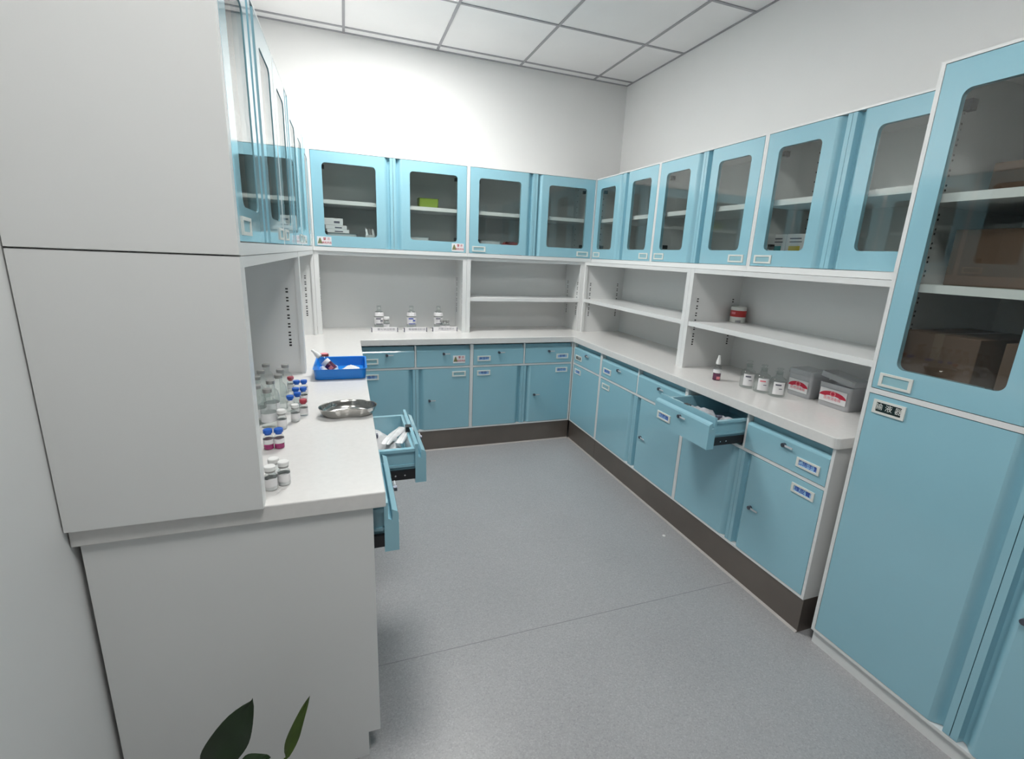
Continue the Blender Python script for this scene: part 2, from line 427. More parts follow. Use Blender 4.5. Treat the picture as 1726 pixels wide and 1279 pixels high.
def upper_unit(label, loc, rz, W, depth, tags, group=None, zs=0.30):
    """double-door glazed wall cabinet; local z=0 at the bottom, 0.595 tall"""
    t = thing('wall_cabinet', label, 'cabinet', loc, rz, group)
    S_ = 0.010; H = 0.595; Z0, Z1 = 0.025, 0.588
    b = MB()
    b.box(0, S_, 0, depth, 0, H); b.box(W-S_, W, 0, depth, 0, H)
    b.box(S_, W-S_, 0, depth, 0, Z0); b.box(S_, W-S_, 0, depth, Z1, H)
    b.box(S_, W-S_, depth-0.01, depth, Z0, Z1)
    b.build('carcass', M['white'], t)
    MB().box(S_, W-S_, 0.03, depth-0.01, zs-0.012, zs+0.012).build('shelf', M['white'], t)
    hb = MB()
    for k in range(12):
        z = 0.08 + 0.042*k
        for yy in (0.06, depth-0.07):
            hb.box(S_, S_+0.001, yy-0.003, yy+0.003, z, z+0.007); hb.box(W-S_-0.001, W-S_, yy-0.003, yy+0.003, z, z+0.007)
    o = hb.build('peg_holes', M['hole'], t); o['kind'] = 'stuff'
    hw = W/2
    for i, gs in ((0, 'R'), (1, 'L')):
        xl = S_+G if i == 0 else hw+G*0.4; xr = hw-G*0.4 if i == 0 else W-S_-G
        wd = xr-xl; hh = Z1-Z0-2*G
        wx0, wx1 = (0.062, wd-0.105) if gs == 'R' else (0.105, wd-0.062)
        do = door_mesh(wd, hh, gs, (wx0, wx1, 0.068, hh-0.064)).build('door', M['blue'], t, (xl, 0, Z0+G), smooth=True)
        pane_mesh(wx0, wx1, 0.068, hh-0.064).build('glass_pane', M['pane'], do)
        hx = wx0+0.006 if gs == 'R' else wx1-0.006
        for hz in (0.085, hh-0.085):
            MB().box(hx-0.007, hx+0.007, 0.024, 0.05, hz-0.011, hz+0.011).build('hinge', M['black'], do)
        tg = tags[i]
        cx = 0.068 if i == 0 else wd-0.068
        if tg == 'warn': warn_sticker(do, cx+(-0.012 if i == 0 else 0.012), 0.033)
        elif tg: label_holder(do, cx, 0.030, 'blank')
    return t

def hutch(label, loc, rz, W, depth, shelf=None, group=None, holes=('near', 'far'), panel_y=None):
    """open shelf unit standing on the worktop; local z=0 on the worktop"""
    t = thing('open_shelf_unit', label, 'shelf', loc, rz, group)
    H = 0.534; C = 0.028
    py = panel_y or depth-0.06
    for x0, x1 in ((0, C), (W-C, W)):
        b = MB(); b.box(x0, x1, 0, 0.018, 0, H)
        xi0, xi1 = (0, 0.018) if x0 == 0 else (W-0.018, W)
        b.box(xi0, xi1, 0.018, depth, 0, H); b.build('side_panel', M['white'], t)
    MB().box(0.018, W-0.018, py, py+0.012, 0, H-0.018).build('back_panel', M['white'], t)
    MB().box(C, W-C, 0.001, 0.018, H-0.022, H).build('top_rail', M['white'], t)
    MB().box(0.018, W-0.018, 0.018, depth, H-0.018, H-0.002).build('top_panel', M['white'], t)
    if shelf is not None:
        b = MB(); b.box(0.019, W-0.019, 0.019, py, shelf-0.022, shelf)
        b.box(C, W-C, 0.004, 0.019, shelf-0.024, shelf)
        b.build('shelf', M['white'], t)
    hb = MB()
    for yy in (0.055, py-0.05):
        for x0, x1 in ((0.018, 0.0192), (W-0.0192, W-0.018)):
            for k in range(6):
                z = 0.17 + 0.038*k
                for dz in (0, 0.013): hb.box(x0, x1, yy-0.005, yy+0.005, z+dz, z+dz+0.006)
            for k in range(3): hb.box(x0, x1, yy-0.005, yy+0.005, 0.125+0.013*k, 0.132+0.013*k)
    o = hb.build('peg_holes', M['hole'], t); o['kind'] = 'stuff'
    return t

# ------------------------------------------------------------------ worktop (one continuous U)
arc = [(-0.013+0.02-0.02*math.cos(a), -2.064+0.02-0.02*math.sin(a)) for a in [PI/2*k/5 for k in range(6)]]
poly = [(XL+0.002, -2.048), (-1.5055, -2.048), (-1.5055, -0.013), (-0.013, -0.013)] + arc + [(XR-0.002, -2.064), (XR-0.002, YB-0.002), (XL+0.002, YB-0.002)]
o = MB().prism(poly, 'z', 0.759, 0.80).build('worktop', M['top'], bevel=0.003)
tag(o, 'pale stone worktop running round three sides of the room', 'worktop')

R90 = -PI/2
# right bank, world y = -local x
base_unit('narrow blue single-door base cabinet in the right-hand inner corner', (0, -0.003, 0), R90, [
    dict(w=0.410, drawer=dict(label='black', word='手套'), door=dict(label='blue', word='口罩'))])
base_unit('blue two-door base cabinet in the middle of the right bank, drawers shut', (0, -0.4146, 0), R90, [
    dict(w=0.4323, drawer=dict(label='blue', word='输液贴'), door=dict(label='blank', grip='R')),
    dict(w=0.4258, drawer=dict(label='blue', side='R', word='棉签'), door=dict(grip='L', lock=True))])
base_unit('blue two-door base cabinet with left drawer pulled open, beside the tall cabinet', (0, -1.2727, 0), R90, [
    dict(w=0.3903, drawer=dict(label='blue', word='注射器', open=0.19), door=dict(label='blue', grip='R', word='纱布')),
    dict(w=0.391, drawer=dict(label='blue', side='R', word='乙烯手套'), door=dict(label='blue', side='R', grip='L', lock=True, word='橡皮膏'))], ends=(False, True))
# back bank
base_unit('blue two-door base cabinet in the right half of the back wall', (-0.779, 0, 0), 0, [
    dict(w=0.388, drawer=dict(label='blue', word='采血针'), door=dict(label='blue', grip='R', word='弯盘')),
    dict(w=0.388, drawer=dict(label='blue', side='R', word='胶带'), door=dict(label='blue', side='R', grip='L', lock=True, word='治疗巾'))])
base_unit('blue two-door base cabinet on the back wall with a warning sticker on its drawer', (-1.535, 0, 0), 0, [
    dict(w=0.373, drawer=dict(label='blank'), door=dict(label='blue', grip='R', word='备用')),
    dict(w=0.383, drawer=dict(label='warn', side='R'), door=dict(label='blank', side='R', grip='L', lock=True))])
# left bank, world y = local x
base_unit('blue base cabinet under the left worktop end with two drawers pulled open', (-1.537, -2.018, 0), PI/2, [
    dict(w=0.366, drawer=dict(label='blue', open=0.065), door=dict(label='blue', grip='R')),
    dict(w=0.384, drawer=dict(label='blue', side='R', open=0.19), door=dict(label='blue', side='R', grip='L', lock=True))], toe=0.033)
base_unit('blue base cabinet under the left worktop, beyond the open drawers', (-1.537, -1.267, 0), PI/2, [
    dict(w=0.384, drawer=dict(label='blue'), door=dict(label='blue', grip='R')),
    dict(w=0.384, drawer=dict(label='blue', side='R'), door=dict(label='blue', side='R', grip='L', lock=True))], toe=0.033)
base_unit('blue base cabinet under the left worktop at the back corner', (-1.537, -0.498, 0), PI/2, [
    dict(w=0.492, drawer=dict(label='blue'), door=dict(label='blue'))], toe=0.033)
# white end panel closing the left bank
p = MB().prism([(XL+0.012, 0.0), (-1.566, 0.0), (-1.566, 0.080), (-1.535, 0.080), (-1.535, 0.759), (XL+0.012, 0.759)], 'y', -2.056, -2.038)
o = p.build('end_panel', M['white'], bevel=0.001); tag(o, 'plain white end panel closing the left base cabinets under the worktop', 'panel')
o.location = (0, 0.019, 0)

# ------------------------------------------------------------------ wall cabinets and open shelf units
ZU = 1.335
upper_unit('blue glazed wall cabinet on the right wall at the back corner', (0.2, 0.220, ZU), R90, 0.774, 0.38, ('blank', 'blank'))
upper_unit('blue glazed wall cabinet in the middle of the right wall', (0.2, -0.555, ZU), R90, 0.775, 0.38, ('blank', 'blank'))
upper_unit('blue glazed wall cabinet on the right wall holding two cartons, beside the tall cabinet', (0.2, -1.331, ZU), R90, 0.766, 0.38, ('blank', None))
upper_unit('blue glazed wall cabinet on the back wall with two warning stickers', (-1.7610, 0.21, ZU), 0, 0.989, 0.355, ('warn', 'warn'))
upper_unit('blue glazed wall cabinet on the back wall beside the inner corner', (-0.771, 0.21, ZU), 0, 0.968, 0.355, ('blank', 'blank'))
for k, lb in enumerate(['blue glazed wall cabinet on the left wall nearest the camera', 'middle blue glazed wall cabinet on the left wall, seen edge-on', 'blue glazed wall cabinet on the left wall at the back corner']):
    upper_unit(lb, (-1.7626, -2.0495 + 0.7525*k, ZU), PI/2, 0.752, 0.345, ('blank', 'blank'))
hutch('open white shelf unit on the right worktop at the inner corner', (0.15, 0.2195, 0.8), R90, 1.2205, 0.43, 0.258, panel_y=0.345)
hutch('open white shelf unit on the right worktop holding a red can and bottles', (0.15, -1.002, 0.8), R90, 1.09, 0.43, 0.258, panel_y=0.345)
hutch('open white shelf unit without a shelf on the back worktop, behind the upright bottles', (-1.7615, 0.22, 0.8), 0, 0.9895, 0.345, None, panel_y=0.28)
hutch('open white shelf unit with one empty shelf on the back worktop near the corner', (-0.771, 0.22, 0.8), 0, 0.9205, 0.345, 0.252, panel_y=0.28)
hutch('open white shelf unit at the near end of the left worktop behind the glass bottles', (-1.7626, -2.0495, 0.8), PI/2, 1.24, 0.345, None, panel_y=0.30)
hutch('open white shelf unit on the left worktop by the back corner', (-1.7626, -0.808, 0.8), PI/2, 1.027, 0.345, None, panel_y=0.30)
# tall side panels closing the left bank towards the camera: upper and lower halves, 2 mm joint
o = MB().box(XL+0.004, -1.7626, -2.062, -2.0505, 0.801, 1.333).build('end_panel', M['white']); tag(o, 'white side panel standing on the left worktop end', 'panel')
o = MB().box(XL+0.004, -1.7626, -2.062, -2.0505, 1.3365, 1.932).build('end_panel', M['white']); tag(o, 'white side panel of the left wall cabinets, above the horizontal joint', 'panel')

# ------------------------------------------------------------------ tall cabinet (right foreground)
t = thing('tall_cabinet', 'tall blue cabinet with glazed upper doors and cartons inside, right foreground', 'cabinet', (0.0107, -2.0988, 0), R90)
W = 0.882; D = 0.57; S_ = 0.012
b = MB()
b.box(0, S_, 0, D, 0.055, 1.932); b.box(W-S_, W, 0, D, 0.055, 1.932)
b.box(S_, W-S_, 0, D, 0.055, 0.066); b.box(S_, W-S_, 0, D, 1.924, 1.932)
b.box(S_, W-S_, 0, D, 0.981, 0.997); b.box(S_, W-S_, D-0.01, D, 0.066, 0.981); b.box(S_, W-S_, D-0.01, D, 0.997, 1.924)
b.build('carcass', M['white'], t)
MB().box(0.004, W-0.004, 0.012, 0.03, 0, 0.055).build('plinth', M['white'], t)
for zs in (1.318, 1.572):
    MB().box(S_, W-S_, 0.03, D-0.01, zs-0.012, zs+0.012).build('shelf', M['white'], t)
hb = MB()
for k in range(19):
    for dz in (0, 0.014): hb.cyl((S_, 0.125, 1.06+0.042*k+dz), (S_+0.001, 0.125, 1.06+0.042*k+dz), 0.0035, 8)
o = hb.build('peg_holes', M['hole'], t); o['kind'] = 'stuff'
for i, gs in ((0, 'R'), (1, 'L')):
    xl = S_+G if i == 0 else W/2+0.001; xr = W/2-0.001 if i == 0 else W-S_-G; wd = xr-xl
    hh = 1.924-0.997-2*G; z0 = 0.997+G
    wx0, wx1 = (0.056, wd-0.105) if gs == 'R' else (0.105, wd-0.056)
    d = door_mesh(wd, hh, gs, (wx0, wx1, 0.072, hh-0.075)).build('door', M['blue'], t, (xl, 0, z0), smooth=True)
    pane_mesh(wx0, wx1, 0.072, hh-0.075).build('glass_pane', M['pane'], d)
    hx = wx0+0.004 if gs == 'R' else wx1-0.004
    MB().box(hx-0.010, hx+0.010, 0.024, 0.05, hh-0.125, hh-0.097).build('hinge', M['black'], d)
    label_holder(d, 0.066 if i == 0 else wd-0.066, 0.031, 'blank', ht=0.042)
    hh2 = 0.981-0.066-2*G
    d = door_mesh(wd, hh2, gs).build('door', M['blue'], t, (xl, 0, 0.066+G), smooth=True)
    label_holder(d, 0.066 if i == 0 else wd-0.066, hh2-0.036, 'black', '输 液 器' if i == 0 else None, ht=0.044)
    if i == 1: lock(d, 0.064, 0.45)

# ------------------------------------------------------------------ cartons inside the tall cabinet
def carton(label, x, y, z, sx, sy, sz, rz=0, m='brown_card', tape=True, group=None, name='carton', cat='box'):
    t = thing(name, label, cat, (x, y, z), rz, group)
    MB().box(-sx/2, sx/2, -sy/2, sy/2, 0, sz).build('body', M[m], t, bevel=0.002)
    MB().box(-sx/2-0.0006, sx/2+0.0006, -0.012, 0.012, sz*0.6, sz+0.0008).build('tape', M['brown_tape'] if m == 'brown_card' else M['holder'], t)
    return t
carton('flat brown carton on the topmost shelf of the tall cabinet', 0.30, -2.46, 1.5845, 0.30, 0.50, 0.085)
carton('large brown carton on the middle shelf of the tall cabinet', 0.28, -2.42, 1.3305, 0.30, 0.50, 0.16)
carton('brown carton on the lowest glazed shelf of the tall cabinet, left side', 0.25, -2.225, 0.9975, 0.34, 0.20, 0.190)
carton('brown carton on the lowest glazed shelf of the tall cabinet, right side', 0.27, -2.52, 0.9975, 0.34, 0.30, 0.190)

# ------------------------------------------------------------------ bottles and vials
def lathe_mesh(name, prof, m, seg=20): return MB().lathe(prof, seg).mesh(name, m, True)
BIG = dict(
    body=lathe_mesh('body', [(0, 0.002), (0.020, 0), (0.0235, 0.004), (0.0235, 0.075), (0.020, 0.088), (0.0115, 0.098), (0.0105, 0.113), (0.0125, 0.115)], M['bottle_glass']),
    cap=lathe_mesh('cap', [(0, 0.1255), (0.0115, 0.1255), (0.013, 0.124), (0.013, 0.114), (0.0105, 0.113)], M['cap_grey']),
    label=lathe_mesh('paper_label', [(0.0238, 0.022), (0.0238, 0.050)], M['film']))
def infusion_bottle(label, x, y, lab):
    t = thing('infusion_bottle', label, 'bottle', (x, y, 0.8), random.uniform(0, 6), 'infusion bottles on the left worktop')
    place('body', BIG['body'], t); place('cap', BIG['cap'], t)
    if lab: place('paper_label', BIG['label'], t)
rows = [(-1.87, -1.175, 'clear infusion bottle farthest back in the left row of the cluster'),
        (-1.803, -1.195, 'clear infusion bottle farthest back in the right row of the cluster'),
        (-1.872, -1.278, 'clear infusion bottle second from the back in the left row'),
        (-1.811, -1.270, 'clear infusion bottle second from the back in the right row'),
        (-1.873, -1.363, 'clear infusion bottle third from the back in the left row'),
        (-1.808, -1.350, 'clear infusion bottle third from the back in the right row'),
        (-1.823, -1.426, 'clear infusion bottle fourth from the back in the right row'),
        (-1.855, -1.478, 'clear infusion bottle nearest the white side panel, front left of cluster'),
        (-1.818, -1.530, 'clear infusion bottle at the front of the cluster')]
for k, (x, y, lb) in enumerate(rows): infusion_bottle(lb, x, y, k in (6, 7, 8))

VB = lathe_mesh('body', [(0, 0.001), (0.010, 0), (0.012, 0.002), (0.012, 0.030), (0.0075, 0.037), (0.007, 0.041)], M['bottle_glass'], 16)
VL = lathe_mesh('paper_label', [(0.0122, 0.009), (0.0122, 0.026)], M['paper'], 16)
def vcap(m): return lathe_mesh('cap', [(0, 0.052), (0.0095, 0.052), (0.0108, 0.0508), (0.0108, 0.043), (0.0080, 0.0415), (0.0075, 0.038)], M[m], 16)
VCR = lathe_mesh('crimp', [(0.0076, 0.0385), (0.0098, 0.039), (0.0098, 0.0432)], M['cap_grey'], 16)
VC = {k: vcap(k) for k in ('cap_blue', 'cap_red', 'cap_white', 'cap_grey')}
VPW = lathe_mesh('powder', [(0, 0.0015), (0.0113, 0.0015), (0.0113, 0.019), (0, 0.021)], M['paper'], 16)
VLQ = {k: lathe_mesh('liquid', [(0, 0.0015), (0.0113, 0.0015), (0.0113, h), (0, h)], M[k], 16) for k, h in (('pink_liquid', 0.011), ('purple_liquid', 0.016))}
VLOW = lathe_mesh('paper_label', [(0.0122, 0.015), (0.0122, 0.027)], M['paper'], 16)
def vial(label, x, y, cap, s=1.0, liquid=None, lab=True, group=None, z=0.8):
    t = thing('vial', label, 'vial', (x, y, z), random.uniform(0, 6), group)
    t.scale = (s, s, s)
    place('body', VB, t); place('cap', VC[cap], t)
    if cap == 'cap_white': place('crimp', VCR, t)
    if lab: place('paper_label', VLOW if liquid else VL, t)
    if liquid: place('liquid', VLQ[liquid], t)
    elif cap == 'cap_white': place('powder', VPW, t)
    return t
g = 'blue-capped vials beside the infusion bottles'
for x, y, c, lb in [(-1.769, -1.183, 'cap_blue', 'blue-capped vial at the back of the row, left of the pair'),
                    (-1.744, -1.181, 'cap_blue', 'blue-capped vial at the back of the row, right of the pair'),
                    (-1.763, -1.289, 'cap_blue', 'blue-capped vial in the second row from the back, left one'),
                    (-1.738, -1.286, 'cap_blue', 'blue-capped vial in the second row from the back, right one'),
                    (-1.752, -1.350, 'cap_blue', 'dark blue-capped vial in the third row, right one'),
                    (-1.772, -1.386, 'cap_blue', 'dark blue-capped vial in the third row, left one'),
                    (-1.727, -1.439, 'cap_red', 'small vial with a red cap, right side of the vial group'),
                    (-1.748, -1.490, 'cap_white', 'small clear vial at the front of the blue-capped group'),
                    (-1.796, -1.120, 'cap_red', 'small red-topped vial just behind the blue-capped vials')]:
    vial(lb, x, y, c, 1.12, None, c != 'cap_blue' or x > -1.75, g)
vial('white-capped vial in front of the infusion bottles', -1.781, -1.552, 'cap_white', 1.2, None, True)
vial('blue-capped vial with magenta liquid, left of the pair', -1.7975, -1.712, 'cap_blue', 1.12, 'pink_liquid', True, 'vials with magenta liquid')
vial('blue-capped vial with magenta liquid, right of the pair', -1.7705, -1.711, 'cap_blue', 1.12, 'pink_liquid', True, 'vials with magenta liquid')
g = 'white-capped vials at the near end of the left worktop'
vial('white-capped labelled vial nearest the side panel, left front of three', -1.759, -1.968, 'cap_white', 1.15, None, True, g)
vial('white-capped labelled vial, right front of the three by the side panel', -1.733, -1.948, 'cap_white', 1.15, None, True, g)
vial('white-capped vial tucked behind the other two by the side panel', -1.757, -1.925, 'cap_white', 1.15, None, False, g)

# ------------------------------------------------------------------ kidney dish
def kidney(a, bq, dent, n=48):
    P = []
    for k in range(n):
        th = 2*PI*k/n
        x = a*math.cos(th); y = bq*math.sin(th)
        if y < 0: y += dent*math.exp(-(x/(a*0.38))**2)
        P.append((x, y - 0.005*(x/a)**2))
    return P
t = thing('kidney_dish', 'shiny steel kidney dish on the left worktop', 'dish', (-1.585, -1.45, 0.8), 0.02)
b = MB(); loops = []
for sc, z in ((0.80, 0.0), (0.88, 0.004), (0.96, 0.018), (1.0, 0.028), (1.02, 0.030), (1.02, 0.0312), (0.985, 0.0295), (0.94, 0.018), (0.86, 0.006), (0.78, 0.002)):
    loops.append([b.bm.verts.new((x*sc, y*sc, z)) for x, y in kidney(0.094, 0.066, 0.018)])
for A, B in zip(loops, loops[1:]):
    for k in range(48): b.bm.faces.new((A[k], A[(k+1) % 48], B[(k+1) % 48], B[k]))
b.bm.faces.new(loops[0][::-1]); b.bm.faces.new(loops[-1])
b.build('bowl', M['steel'], t, smooth=True)

# ------------------------------------------------------------------ blue tray and what lies in it
def rrect(hx, hy, r, n=5):
    P = []
    for cx, cy, a0 in ((hx-r, -hy+r, -PI/2), (hx-r, hy-r, 0), (-hx+r, hy-r, PI/2), (-hx+r, -hy+r, PI)):
        for k in range(n+1): P.append((cx + r*math.cos(a0+PI/2*k/n), cy + r*math.sin(a0+PI/2*k/n)))
    return P
def tray(name, label, cat, loc, rz, hx, hy, h, m, r=0.02, group=None, flare=1.06, wall=0.003):
    t = thing(name, label, cat, loc, rz, group)
    b = MB(); prof = [(0.94, 0.0), (0.97, 0.003), (1.0, h), (1.0+0.004/hx, h+0.0005), (1.0-wall/hx, h-0.001), (0.965-wall/hx, 0.006), (0.92, 0.004)]
    loops = [[b.bm.verts.new((x, y, z)) for x, y in rrect(hx*s, hy*s, r)] for s, z in prof]
    n = len(loops[0])
    for A, B in zip(loops, loops[1:]):
        for k in range(n): b.bm.faces.new((A[k], A[(k+1) % n], B[(k+1) % n], B[k]))
    b.bm.faces.new(loops[0][::-1]); b.bm.faces.new(loops[-1])
    b.build('body', M[m], t, smooth=True)
    return t
tray('instrument_tray', 'bright blue plastic tray on the left worktop', 'tray', (-1.612, -0.852, 0.8), -0.015, 0.108, 0.130, 0.048, 'tray_blue')
def packet(label, x, y, z, sx, sy, rz, name='packet', cat='packet', m='film', group=None, h=0.006, tilt=(0, 0), sub=None):
    t = thing(name, label, cat, (x, y, z), rz, group)
    t.rotation_euler = (tilt[0], tilt[1], rz)
    b = MB(); nx, ny = 10, 8; V = {}
    for side in (0, 1):
        for i in range(nx+1):
            for j in range(ny+1):
                u = i/nx*2-1; v = j/ny*2-1
                e = (1-u**6)*(1-v**6)
                z_ = (0.0006 + h*e*(0.75+0.25*math.sin(5*u+3*v))) if side else 0.0
                V[side, i, j] = b.bm.verts.new((u*sx/2, v*sy/2, z_))
    for side in (0, 1):
        for i in range(nx):
            for j in range(ny):
                b.bm.faces.new((V[side,i,j], V[side,i+1,j], V[side,i+1,j+1], V[side,i,j+1]))
    rim = [(i, 0) for i in range(nx)] + [(nx, j) for j in range(ny)] + [(i, ny) for i in range(nx, 0, -1)] + [(0, j) for j in range(ny, 0, -1)]
    for a_, c_ in zip(rim, rim[1:]+rim[:1]):
        b.bm.faces.new((V[0,*a_], V[0,*c_], V[1,*c_], V[1,*a_]))
    b.build('pouch', M[m], t, smooth=True)
    if sub: MB().box(-0.012, 0.010, 0.010, 0.028, h*0.80, h*0.98+0.0008).build('print', M[sub], t)
    return t
packet('white folded gauze lying on the right of the blue tray', -1.567, -0.90, 0.8112, 0.09, 0.11, 0.1, name='gauze', cat='gauze', m='paper', h=0.030)
packet('clear sealed pouch on the left side of the blue tray', -1.664, -0.822, 0.8046, 0.080, 0.17, 0.05, h=0.024, sub='card_blue')
packet('thin white paper slip lying along the front of the blue tray', -1.635, -0.937, 0.8065, 0.11, 0.05, 0.0, m='paper', h=0.004)
# drop bottle leaning in the tray
def dropper(label, loc, rot, s=1.0):
    t = thing('dropper_bottle', label, 'bottle', loc); t.rotation_euler = rot; t.scale = (s, s, s)
    MB().lathe([(0, 0.001), (0.0165, 0), (0.018, 0.002), (0.018, 0.058), (0.014, 0.068), (0.0085, 0.073), (0.0085, 0.080)], 20).build('body', M['bottle_glass'], t, smooth=True)
    MB().lathe([(0, 0.0015), (0.0172, 0.0015), (0.0172, 0.034), (0, 0.034)], 20).build('liquid', M['purple_liquid'], t, smooth=True)
    MB().lathe([(0.0182, 0.036), (0.0182, 0.052)], 20).build('paper_label', M['paper'], t, smooth=True)
    MB().box(-0.008, 0.008, -0.0188, -0.0180, 0.006, 0.020).build('sticker', M['ink_pink'], t)
    MB().lathe([(0.0085, 0.076), (0.0115, 0.078), (0.0105, 0.092), (0.0055, 0.108), (0.0055, 0.118), (0, 0.118)], 16).build('nozzle', M['cap_white'], t, smooth=True)
    return t
dropper('dropper bottle of plum liquid standing on the right worktop', (0.151, -1.293, 0.8), (0, 0, -0.35), 1.05)
dropper('dropper bottle of plum liquid leaning in the blue tray', (-1.640, -0.905, 0.828), (math.radians(-14), math.radians(-46), 0), 1.08)
t = thing('jar', 'small dark jar with a pink lid behind the blue tray', 'jar', (-1.688, -0.70, 0.8))
MB().lathe([(0, 0), (0.019, 0), (0.020, 0.002), (0.020, 0.042), (0.017, 0.045)], 18).build('body', M['purple_liquid'], t, smooth=True)
MB().lathe([(0.018, 0.046), (0.020, 0.047), (0.020, 0.058), (0.018, 0.060), (0, 0.060)], 18).build('lid', M['dark_red'], t, smooth=True)
MB().lathe([(0.0165, 0.0602), (0.0165, 0.0612), (0, 0.0612)], 18).build('lid_disc', M['ink_pink'], t, smooth=True)

# ------------------------------------------------------------------ bottles with trays on the back worktop
RB = dict(body=lathe_mesh('body', [(0, 0.002), (0.030, 0), (0.033, 0.004), (0.033, 0.115), (0.028, 0.130), (0.014, 0.142), (0.013, 0.160)], M['bottle_glass']),
          cap=lathe_mesh('cap', [(0.0135, 0.158), (0.015, 0.160), (0.015, 0.175), (0.0, 0.176)], M['bottle_glass'], 16),
          stopper=lathe_mesh('stopper', [(0, 0.150), (0.011, 0.150), (0.011, 0.160), (0, 0.162)], M['cap_white'], 16),
          label=lathe_mesh('paper_label', [(0.0333, 0.045), (0.0333, 0.095)], M['paper'], 20),
          shoulder=lathe_mesh('neck_label', [(0.0335, 0.103), (0.0333, 0.116), (0.0285, 0.1305)], M['paper'], 20))
def saline(label, x, y, ink='ink_grey'):
    t = thing('saline_bottle', label, 'bottle', (x, y, 0.8), 0, 'tall bottles on the back worktop')
    for n_, me in (('body', RB['body']), ('cap', RB['cap']), ('stopper', RB['stopper']), ('paper_label', RB['label']), ('neck_label', RB['shoulder'])): place(n_, me, t)
    MB().box(-0.024, 0.010, -0.0345, -0.0335, 0.083, 0.090).build('print', M[ink], t)
    MB().box(-0.024, 0.022, -0.0345, -0.0335, 0.047, 0.052).build('print', M[ink], t)
    MB().box(0.006, 0.022, -0.0345, -0.0335, 0.068, 0.077).build('print', M[ink], t)
saline('tall clear bottle standing in the left name tray on the back worktop', -1.365, 0.365)
saline('tall clear bottle with bluish label in the middle name tray', -1.140, 0.365, 'ink_blue')
saline('tall clear bottle standing in the right name tray on the back worktop', -0.945, 0.365)
vial('short labelled bottle in front of the left tall bottle', -1.317, 0.345, 'cap_white', 1.9, None, True)
vial('short labelled bottle in the right name tray, left one', -0.922, 0.325, 'cap_grey', 1.5, None, True)
vial('short labelled bottle in the right name tray, right one', -0.885, 0.330, 'cap_grey', 1.5, None, True)
for (x0, x1, y0, wv, lb) in ((-1.421, -1.247, 0.285, '氯化钠注射液', 'left'), (-1.201, -1.045, 0.275, '葡萄糖注射液', 'middle'), (-0.999, -0.822, 0.285, '灭菌注射用水', 'right')):
    w_ = x1-x0
    t = thing('name_tray', 'shallow white tray with printed front under the %s bottle on back worktop' % lb, 'tray', ((x0+x1)/2, y0, 0.8))
    b = MB(); b.box(-w_/2, w_/2, 0, 0.003, 0, 0.034); b.box(-w_/2, w_/2, 0.003, 0.13, -0.0, 0.0006)
    b.build('body', M['paper'], t)
    for s in (-1, 1): MB().box(s*w_/2-0.003, s*w_/2+0.003, -0.002, 0.012, 0, 0.030).build('end_clip', M['ink_grey'], t)
    text(wv, 0.018, M['ink_pale'], t, (0.01, -0.0006, 0.018), sx=1.1)

# ------------------------------------------------------------------ right worktop: stoppered bottles, storage boxes, can
SB = dict(body=lathe_mesh('body', [(0, 0.004), (0.026, 0), (0.030, 0.003), (0.030, 0.062), (0.026, 0.072), (0.013, 0.080), (0.012, 0.096), (0.017, 0.099)], M['bottle_glass'], 24),
          stop=lathe_mesh('stopper', [(0, 0.088), (0.010, 0.088), (0.012, 0.101), (0.007, 0.104), (0.012, 0.110), (0.012, 0.113), (0, 0.115)], M['bottle_glass'], 18))
def curved_label(r, z0, z1, a0, a1, n=10):
    b = MB(); A = []; B = []
    for k in range(n+1):
        a = a0+(a1-a0)*k/n
        A.append(b.bm.verts.new((r*math.cos(a), r*math.sin(a), z0))); B.append(b.bm.verts.new((r*math.cos(a), r*math.sin(a), z1)))
    for k in range(n): b.bm.faces.new((A[k], A[k+1], B[k+1], B[k]))
    return b
for x, y, lb in ((0.204, -1.436, 'left'), (0.206, -1.519, 'middle'), (0.223, -1.588, 'right')):
    t = thing('stoppered_bottle', 'clear glass-stoppered bottle with white label, %s of the three on the right worktop' % lb, 'bottle', (x, y, 0.8), -0.62, 'glass-stoppered bottles')
    t.scale = (1.12, 1.12, 1.12)
    place('body', SB['body'], t); place('stopper', SB['stop'], t)
    curved_label(0.0304, 0.012, 0.062, -PI/2-0.75, -PI/2+0.65).build('paper_label', M['paper'], t, smooth=True)
    curved_label(0.0307, 0.048, 0.054, -PI/2-0.5, -PI/2+0.2).build('print', M['ink_grey'] if lb != 'middle' else M['ink_pink'], t, smooth=True)
    curved_label(0.0307, 0.034, 0.037, -PI/2-0.05, -PI/2+0.35).build('print', M['ink_grey'], t, smooth=True)
